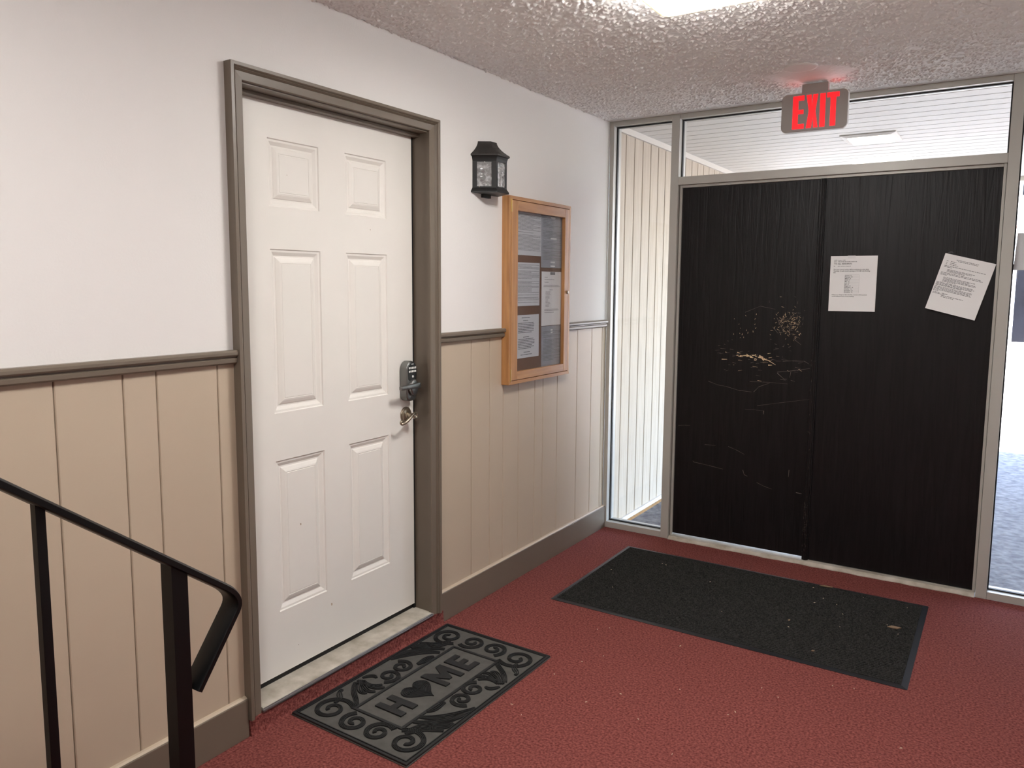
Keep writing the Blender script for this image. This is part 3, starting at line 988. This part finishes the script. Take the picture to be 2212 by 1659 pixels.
sm = tag(MB().lathe([(0.0005, 0), (.071, 0), (.071, -.0045), (.068, -.007), (.058, -.008), (.0005, -.0085)], (1.2, -0.630, H - .0005), 'z', 40).build('cover_plate', 'plate_white', smooth=True),
         'round flat white cover plate on the textured ceiling', 'cover plate')


def ceiling_lamp(cx_, cy_, label):
    o = tag(empty('ceiling_lamp', (cx_, cy_, H)), label, 'lamp')
    hw = .188

    def sq(hw_, z, r=.03):
        return [(p, q, z) for p, q in rrect(cx_ - hw_, cx_ + hw_, cy_ - hw_, cy_ + hw_, r, 5)]
    MB().loft([sq(.165, H - .001), sq(.172, H - .02), sq(.184, H - .046), sq(.184, H - .05)]).build('spill_block_pan', 'plate_white', o, smooth=True)  # opaque pan added so the lamp's light stays off the ceiling
    MB().loft([sq(.186, H - .050), sq(.190, H - .062), sq(.187, H - .068), sq(.17, H - .074), sq(.10, H - .082)]).build('glass_shade', 'diffuser', o, smooth=True)
    MB().loft([sq(.1915, H - .0655), sq(.1925, H - .066), sq(.1915, H - .0695), sq(.188, H - .0705)], cap=False).build('rim', 'brass', o)
    return o


ceiling_lamp(1.2, -1.927, 'lit square white glass lamp on the entry ceiling')
ceiling_lamp(1.2, -3.95, 'lit square white glass lamp further back along the hall')

# ------------------------------------------------------------------ ribbed entrance mat
em = tag(empty('entrance_mat', (1.047, -0.711, 0)), 'large charcoal ribbed entrance mat before the black doors', 'door mat')
mx0, mx1, my0, my1 = 0.289, 1.8045, -1.1635, -0.257
bw = 0.026
MB().loft([[(mx0, my0, 0.0005), (mx1, my0, 0.0005), (mx1, my1, 0.0005), (mx0, my1, 0.0005)],
           [(mx0, my0, 0.002), (mx1, my0, 0.002), (mx1, my1, 0.002), (mx0, my1, 0.002)],
           [(mx0 + bw, my0 + bw, 0.005), (mx1 - bw, my0 + bw, 0.005), (mx1 - bw, my1 - bw, 0.005), (mx0 + bw, my1 - bw, 0.005)]]).build('rubber_border', 'mat_border', em)
rb = MB()
n_r = 57
py0, py1 = my0 + bw - .003, my1 - bw + .003
st = (py1 - py0) / n_r
prof_r = []
for i in range(n_r):
    a = py0 + i * st
    prof_r += [(a, .0042), (a + st * .12, .0085), (a + st * .35, .0100), (a + st * .58, .0085), (a + st * .70, .0042)]
prof_r = [(py0, .003)] + prof_r + [(py1, .0045), (py1, .003)]
rb.prism(prof_r, 'x', mx0 + bw - .003, mx1 - bw + .003)
rb.build('ribbed_pile', 'mat_pile', em)

# ------------------------------------------------------------------ HOME mat
hm = tag(empty('home_mat', (0.308, -2.11, 0)), 'black and grey rubber doormat with scrolls reading home', 'door mat')
hx0, hx1, hy0, hy1 = 0.0425, 0.5695, -2.546, -1.672
ROT = math.radians(-1.2)
HC = Vector(((hx0 + hx1) / 2, (hy0 + hy1) / 2, 0))


def hp(x, y, z):
    dx, dy = x - HC.x, y - HC.y
    return (HC.x + dx * math.cos(ROT) - dy * math.sin(ROT), HC.y + dx * math.sin(ROT) + dy * math.cos(ROT), z)


def hrect(i, z):
    return [hp(hx0 + i, hy0 + i, z), hp(hx1 - i, hy0 + i, z), hp(hx1 - i, hy1 - i, z), hp(hx0 + i, hy1 - i, z)]


def hm_mesh(mb, name, m, **k):
    return mb.build(name, m, hm, **k)


hm_mesh(MB().loft([hrect(0, .0005), hrect(0, .004), hrect(.005, .0065)]), 'rubber_base', 'mat_rubber')
bd = MB()
for i, wd_ in ((.001, .011), (.014, .005)):
    bd.loft([hrect(i, .005), hrect(i + .001, .0105), hrect(i + wd_ - .001, .0105), hrect(i + wd_, .005)], cap=False)
hm_mesh(bd, 'border_ridge', 'mat_black', fix=True)
px0, px1, py0, py1 = 0.203, 0.421, -2.400, -1.832
fr_ = MB()


def hring(i, z):
    return [hp(px0 + i, py0 + i, z), hp(px1 - i, py0 + i, z), hp(px1 - i, py1 - i, z), hp(px0 + i, py1 - i, z)]


fr_.loft([hring(-.007, .005), hring(-.006, .0105), hring(.005, .0105), hring(.006, .005)], cap=False)
hm_mesh(fr_, 'panel_frame', 'mat_black')
hm_mesh(MB().loft([hring(.006, .006), hring(.007, .0072)]), 'name_panel', 'mat_rubber')


def ribbon(pts, ridges=3, gap=.0058, w_=.0042, taper=None):
    """several parallel upright rubber ridges following a path on the mat."""
    mb = MB()
    P = [Vector((p[0], p[1])) for p in pts]
    for k in range(ridges):
        off0 = (k - (ridges - 1) / 2) * gap
        rings = []
        for i, p in enumerate(P):
            d = (P[min(i + 1, len(P) - 1)] - P[max(0, i - 1)]).normalized()
            nn = Vector((-d.y, d.x))
            tp = taper(i / (len(P) - 1)) if taper else 1.0
            c = p + nn * off0 * tp
            hw = w_ / 2 * (0.55 + 0.45 * tp)
            rings.append([hp(*(c - nn * hw), .0058), hp(*(c - nn * hw * .6), .0115), hp(*(c + nn * hw * .6), .0115), hp(*(c + nn * hw), .0058)])
        mb.loft(rings)
    return mb


def spiral(cx_, cy_, r0, r1, a0, turns, n=40):
    out = []
    for i in range(n + 1):
        t = i / n
        a = a0 + turns * 2 * math.pi * t
        r = r0 + (r1 - r0) * t ** 0.85
        out.append((cx_ + r * math.cos(a), cy_ + r * math.sin(a)))
    return out


def bez(p0, p1, p2, p3, n=18):
    return [tuple(p0[k] * (1 - t) ** 3 + 3 * p1[k] * t * (1 - t) ** 2 + 3 * p2[k] * t * t * (1 - t) + p3[k] * t ** 3 for k in (0, 1)) for t in np.linspace(0, 1, n)]


half = []
tp1 = lambda t: 1 - .35 * t
tp2 = lambda t: .25 + 1.2 * math.sin(math.pi * min(1, t * .8 + .1))
# corner scroll with long stem towards the middle of the side
sA = spiral(.139, -2.449, .074, .012, .75, 1.55, 46)
stem = bez((.080, -2.268), (.115, -2.345), (.185, -2.345), sA[0], 16)
half.append((stem[:-1] + sA, 4, .0056, tp1))
half.append((bez((.075, -2.335), (.075, -2.375), (.12, -2.36), (.118, -2.415), 14), 3, .006, tp2))
# end pair
half.append((spiral(.263, -2.462, .055, .010, 2.2, 1.5, 40), 4, .0052, tp1))
half.append((spiral(.370, -2.462, .055, .010, .9, 1.5, 40), 4, .0052, tp1))
# second corner scroll
half.append((spiral(.484, -2.450, .070, .012, 2.5, -1.6, 44), 4, .0054, tp1))
half.append((bez((.545, -2.33), (.47, -2.37), (.50, -2.33), (.452, -2.418), 16), 4, .006, tp2))
half.append((bez((.445, -2.40), (.46, -2.34), (.52, -2.31), (.550, -2.205), 16), 3, .0062, tp2))
# mid-side pair
half.append((spiral(.146, -2.163, .048, .009, -1.2, 1.45, 36), 4, .0048, tp1))
half.append((spiral(.136, -2.080, .046, .009, 2.6, -1.45, 36), 4, .0048, tp1))
# leaves fanning between stem and panel
for q, (a, b) in enumerate(((.165, -2.30), (.183, -2.275), (.192, -2.235), (.170, -2.225))):
    half.append((bez((.075 + q * .006, -2.255 + q * .004), (.10 + q * .01, -2.262), (a - .02, b - .035), (a, b), 14), 3, .0055, tp2))
half.append((bez((.075, -2.23), (.085, -2.20), (.10, -2.19), (.118, -2.20), 10), 3, .005, tp2))
half.append((bez((.062, -2.06), (.08, -2.00), (.12, -1.93), (.188, -1.905), 16), 4, .006, tp2))
half.append((bez((.062, -2.03), (.09, -1.96), (.10, -1.90), (.185, -1.87), 16), 4, .006, tp2))
half.append((bez((.175, -2.03), (.185, -2.00), (.17, -1.97), (.190, -1.945), 12), 4, .006, tp2))
half.append((bez((.065, -1.94), (.07, -1.90), (.12, -1.90), (.11, -1.86), 12), 4, .006, tp2))
sc_n = 0
for pts_, nr, gp, tp in half:
    for flip in (0, 1):
        pp = [(2 * HC.x - x, 2 * HC.y - y) for x, y in pts_] if flip else pts_
        hm_mesh(ribbon(pp, nr, gp, .0042, tp), 'scroll', 'mat_black')


def hpoly(poly, name='letter', z=.0125):
    mb = MB()
    n_ = len(poly)
    mb.loft([[hp(x, y, .0065) for x, y in poly], [hp(x, y, z) for x, y in poly]])
    return hm_mesh(mb, name, 'mat_black')


LT, LB_ = .2515, .3735      # letter top / bottom (x runs down the letter)
hH = [(LT, -2.350), (LT, -2.322), (.300, -2.322), (.300, -2.290), (LT, -2.290), (LT, -2.260), (LB_, -2.260), (LB_, -2.290), (.326, -2.290), (.326, -2.322), (LB_, -2.322), (LB_, -2.350)]
hpoly(hH)
hM = [(LT, -2.102), (LT, -2.076), (.303, -2.044), (LT, -2.012), (LT, -1.986), (LB_, -1.986), (LB_, -2.012), (.305, -2.012), (.352, -2.036), (.352, -2.052), (.305, -2.076), (LB_, -2.076), (LB_, -2.102)]
hpoly(hM)
hE = [(LT, -1.960), (LT, -1.886), (.276, -1.886), (.276, -1.930), (.300, -1.930), (.300, -1.894), (.324, -1.894), (.324, -1.930), (.349, -1.930), (.349, -1.886), (LB_, -1.886), (LB_, -1.960)]
hpoly(hE)


def heart(s_):
    out = []
    for t in np.linspace(0, 2 * math.pi, 37)[:-1]:
        a = 16 * math.sin(t) ** 3
        b = 13 * math.cos(t) - 5 * math.cos(2 * t) - 2 * math.cos(3 * t) - math.cos(4 * t)
        out.append((.308 - s_ * b * .0042, -2.178 + s_ * a * .0041))
    return out


hh = MB()
hh.loft([[hp(x, y, .006) for x, y in heart(1)], [hp(x, y, .0095) for x, y in heart(.99)]])
hw_ = hm_mesh(hh, 'heart', 'mat_black')
for k in range(8):
    s0 = 1 - k * .12
    mb = MB()
    mb.loft([[hp(x, y, .009) for x, y in heart(s0)], [hp(x, y, .0125) for x, y in heart(s0 - .02)], [hp(x, y, .0125) for x, y in heart(s0 - .055)], [hp(x, y, .009) for x, y in heart(s0 - .075)]], cap=False)
    o = mb.build('heart_ridge', 'mat_black', hw_)

# ------------------------------------------------------------------ black stair handrail
rl = tag(empty('stair_handrail', (0.56, -3.315, 0)), 'black metal stair handrail with bent end in the near left corner', 'handrail')
sl_ = -0.748
yz = [(y, 0.9685 + sl_ * (y + 3.42)) for y in np.linspace(-4.5, -3.2, 8)]
cx_, cz_ = yz[-1]
d1_ = Vector((1, sl_)).normalized()
ende = Vector((-3.281, .592))
bend = []
pA, pB, pC = Vector((cx_, cz_)), Vector((-3.152, .7680)), ende
for t in np.linspace(0, 1, 9)[1:]:
    q0 = pA
    e = pB + (pC - pB).normalized() * .038
    bend.append(tuple((1 - t) ** 2 * q0 + 2 * t * (1 - t) * pB + t * t * e))
path = yz + bend + [tuple(ende)]
rings = []
P = [Vector(p) for p in path]
hw, ht = .0285, .0085
for i, p in enumerate(P):
    d = (P[min(i + 1, len(P) - 1)] - P[max(0, i - 1)]).normalized()
    nn = Vector((-d.y, d.x))
    ring = []
    for a, b in ((-1, -.7), (-.85, -1), (.85, -1), (1, -.7), (1, .5), (.7, 1), (-.7, 1), (-1, .5)):
        q = p + nn * b * ht
        ring.append((0.56 + a * hw, q.x, q.y))
    rings.append(ring)
MB().loft(rings).build('handrail_bar', 'rail_black', rl, smooth=True)


def post(y, s_, name):
    zt = 0.9685 + sl_ * (y + 3.42) - ht
    MB().loft([[(.56 - s_, y - s_, 0), (.56 + s_, y - s_, 0), (.56 + s_, y + s_, 0), (.56 - s_, y + s_, 0)],
               [(.56 - s_, y - s_, zt - sl_ * s_ + .002), (.56 + s_, y - s_, zt - sl_ * s_ + .002), (.56 + s_, y + s_, zt + sl_ * s_ + .002), (.56 - s_, y + s_, zt + sl_ * s_ + .002)]]).build(name, 'rail_black', rl)


post(-3.314, .019, 'newel_post')
for y in (-3.584, -3.854, -4.124, -4.394):
    post(y, .0088, 'baluster')

# ------------------------------------------------------------------ outside
struct(MB().box(-8, 14, 0.106, 15, -0.12, -0.06).box(-8, 14, 15, 40, -.12, -.062).build('patio', 'concrete'), 'mottled concrete patio outside the doors')
ws = struct(B(-.15, -.016, .106, 3.9, -.08, 2.5).build('wall_outside', 'siding_gap'), 'pale vertical plank siding outside the left sidelight')
y = .106
while y < 3.88:
    B(-.016, 0.0, y + .0045, min(y + .131 - .0045, 3.9), -.03, 2.42).build('plank', 'siding', ws, bevel=.003, seg=1)
    y += .131
B(0.0, .018, .106, 3.9, 2.404, 2.44).build('top_trim', 'white_trim', ws)
B(0.0, .012, .106, 3.9, -.045, -.018).build('bottom_trim', 'white_trim', ws)
MB().prism([(-.016, -.06), (.022, -.06), (.012, -.045), (-.016, -.045)], 'y', .106, 3.9).build('rusty_edge', 'rust', ws)
so = struct(B(-.15, 5.2, .106, 3.9, 2.452, 2.5).build('ceiling_outside', 'soffit_gap'), 'white boarded soffit outside over the patio')
y = .106
k = 0
while y < 3.88:
    B(-.02, 5.2, y + .004, min(y + .1365 - .004, 3.9), 2.44, 2.452).build('soffit_board', 'soffit', so, bevel=.002, seg=1)
    y += .1365
B(-.02, 5.2, 3.9, 3.93, 2.40, 2.5).build('fascia', 'white_trim', so)
sf = tag(empty('soffit_light', (1.218, 1.315, 2.44)), 'square white recessed light in the soffit outside', 'lamp')
a0, a1, b0, b1 = 1.057, 1.379, 1.142, 1.49
MB().loft([[(a0, b0, 2.44), (a1, b0, 2.44), (a1, b1, 2.44), (a0, b1, 2.44)], [(a0, b0, 2.434), (a1, b0, 2.434), (a1, b1, 2.434), (a0, b1, 2.434)],
           [(a0 + .035, b0 + .035, 2.425), (a1 - .035, b0 + .035, 2.425), (a1 - .035, b1 - .035, 2.425), (a0 + .035, b1 - .035, 2.425)]]).build('frame', 'white_trim', sf)
B(a0 + .04, a1 - .04, b0 + .04, b1 - .04, 2.420, 2.427).build('lens', 'bulb_white', sf)

# building across the courtyard
fb = tag(empty('far_building', (2.2, 15.0, -.06)), 'white two-storey building with dark glass doors across the courtyard', 'building')
B(-8, 14, 15.0, 18, -.06, 6.2).build('wall', 'far_wall', fb)
B(-8, 14, 14.9, 15.0, 2.72, 3.10).build('storey_band', 'far_band', fb)
B(-8, 14, 14.88, 14.9, 2.69, 2.72).build('brick_course', 'far_brick', fb)
for xc in (-4.6, -1.1, 2.9, 6.4):
    o = B(xc - .85, xc + .85, 14.96, 15.0, .30, 2.24).build('glass_door', 'far_frame', fb)
    for a in (-1, 1):
        B(xc + a * .41 - .37, xc + a * .41 + .37, 14.945, 14.96, .36, 2.18).build('pane', 'far_glass', o)
    o = B(xc - .85, xc + .85, 14.96, 15.0, 3.28, 4.02).build('window', 'far_frame', fb)
    for a in (-1, 1):
        B(xc + a * .41 - .37, xc + a * .41 + .37, 14.945, 14.96, 3.34, 3.96).build('pane', 'far_glass', o)
    B(xc - .9, xc + .9, 14.5, 15.0, -.06, .28).build('step', 'far_band', fb)

# ------------------------------------------------------------------ crumbs on carpet and mat
cr = MB()
rn = random.Random(5)
spots = [(.70, -1.64), (.66, -1.30), (.75, -1.55), (.93, -1.78), (1.1, -1.63), (1.3, -1.7), (.85, -1.9), (.7, -2.1), (1.05, -1.9), (1.35, -1.45)]
for i in range(14):
    spots.append((rn.uniform(.62, 1.9), rn.uniform(-2.3, -1.2)))
for x, y in spots:
    a = rn.uniform(0, math.pi)
    L_, w_ = rn.uniform(.002, .006), rn.uniform(.0007, .0016)
    d = Vector((math.cos(a), math.sin(a), 0)) * L_
    n_ = Vector((-math.sin(a), math.cos(a), 0)) * w_
    c = Vector((x, y, .002))
    cr.loft([[c - d, c + n_, c + d, c - n_], [c - d + Vector((0, 0, .0022)), c + n_ * .7 + Vector((0, 0, .003)), c + d + Vector((0, 0, .0022)), c - n_ * .7 + Vector((0, 0, .003))]])
o = stuff(cr.build('crumbs', 'crumb'))
o['label'] = 'tiny pale crumbs scattered over the red carpet'
o['category'] = 'crumbs'
mc = MB()
for i in range(18):
    x, y = rn.uniform(.36, 1.74), rn.uniform(-1.1, -.32)
    a = rn.uniform(0, math.pi)
    L_, w_ = rn.uniform(.002, .005), rn.uniform(.0006, .0012)
    d = Vector((math.cos(a), math.sin(a), 0)) * L_
    n_ = Vector((-math.sin(a), math.cos(a), 0)) * w_
    c = Vector((x, y, .0103))
    mc.loft([[c - d, c + n_, c + d, c - n_], [c - d + Vector((0, 0, .0012)), c + n_ * .7 + Vector((0, 0, .002)), c + d + Vector((0, 0, .0012)), c - n_ * .7 + Vector((0, 0, .002))]])
o = stuff(mc.build('mat_grit', 'crumb'))
o['label'] = 'tiny pale grit specks lying on the charcoal entrance mat'
o['category'] = 'grit'
lf = MB()
for (x, y, z, a, L_, w_) in ((1.36, -.29, .0103, .1, .03, .008), (1.70, -.62, .0103, .3, .028, .012), (1.30, -.80, .0103, 1.2, .008, .004), (1.45, -1.05, .0103, .5, .007, .003)):
    d = Vector((math.cos(a), math.sin(a), 0)) * L_
    n_ = Vector((-math.sin(a), math.cos(a), 0)) * w_
    c = Vector((x, y, z))
    up = Vector((0, 0, .004))
    lf.loft([[c - d, c - d * .3 + n_, c + d * .4 + n_ * .8, c + d, c + d * .3 - n_, c - d * .4 - n_ * .9], [c - d + up * .4, c - d * .3 + n_ + up, c + d * .4 + n_ * .8 + up * .6, c + d + up, c + d * .3 - n_ + up * .5, c - d * .4 - n_ * .9 + up]])
o = stuff(lf.build('leaf_litter', 'leaf_bit'))
o['label'] = 'dry leaf scraps lying on the entrance mat'
o['category'] = 'leaf litter'
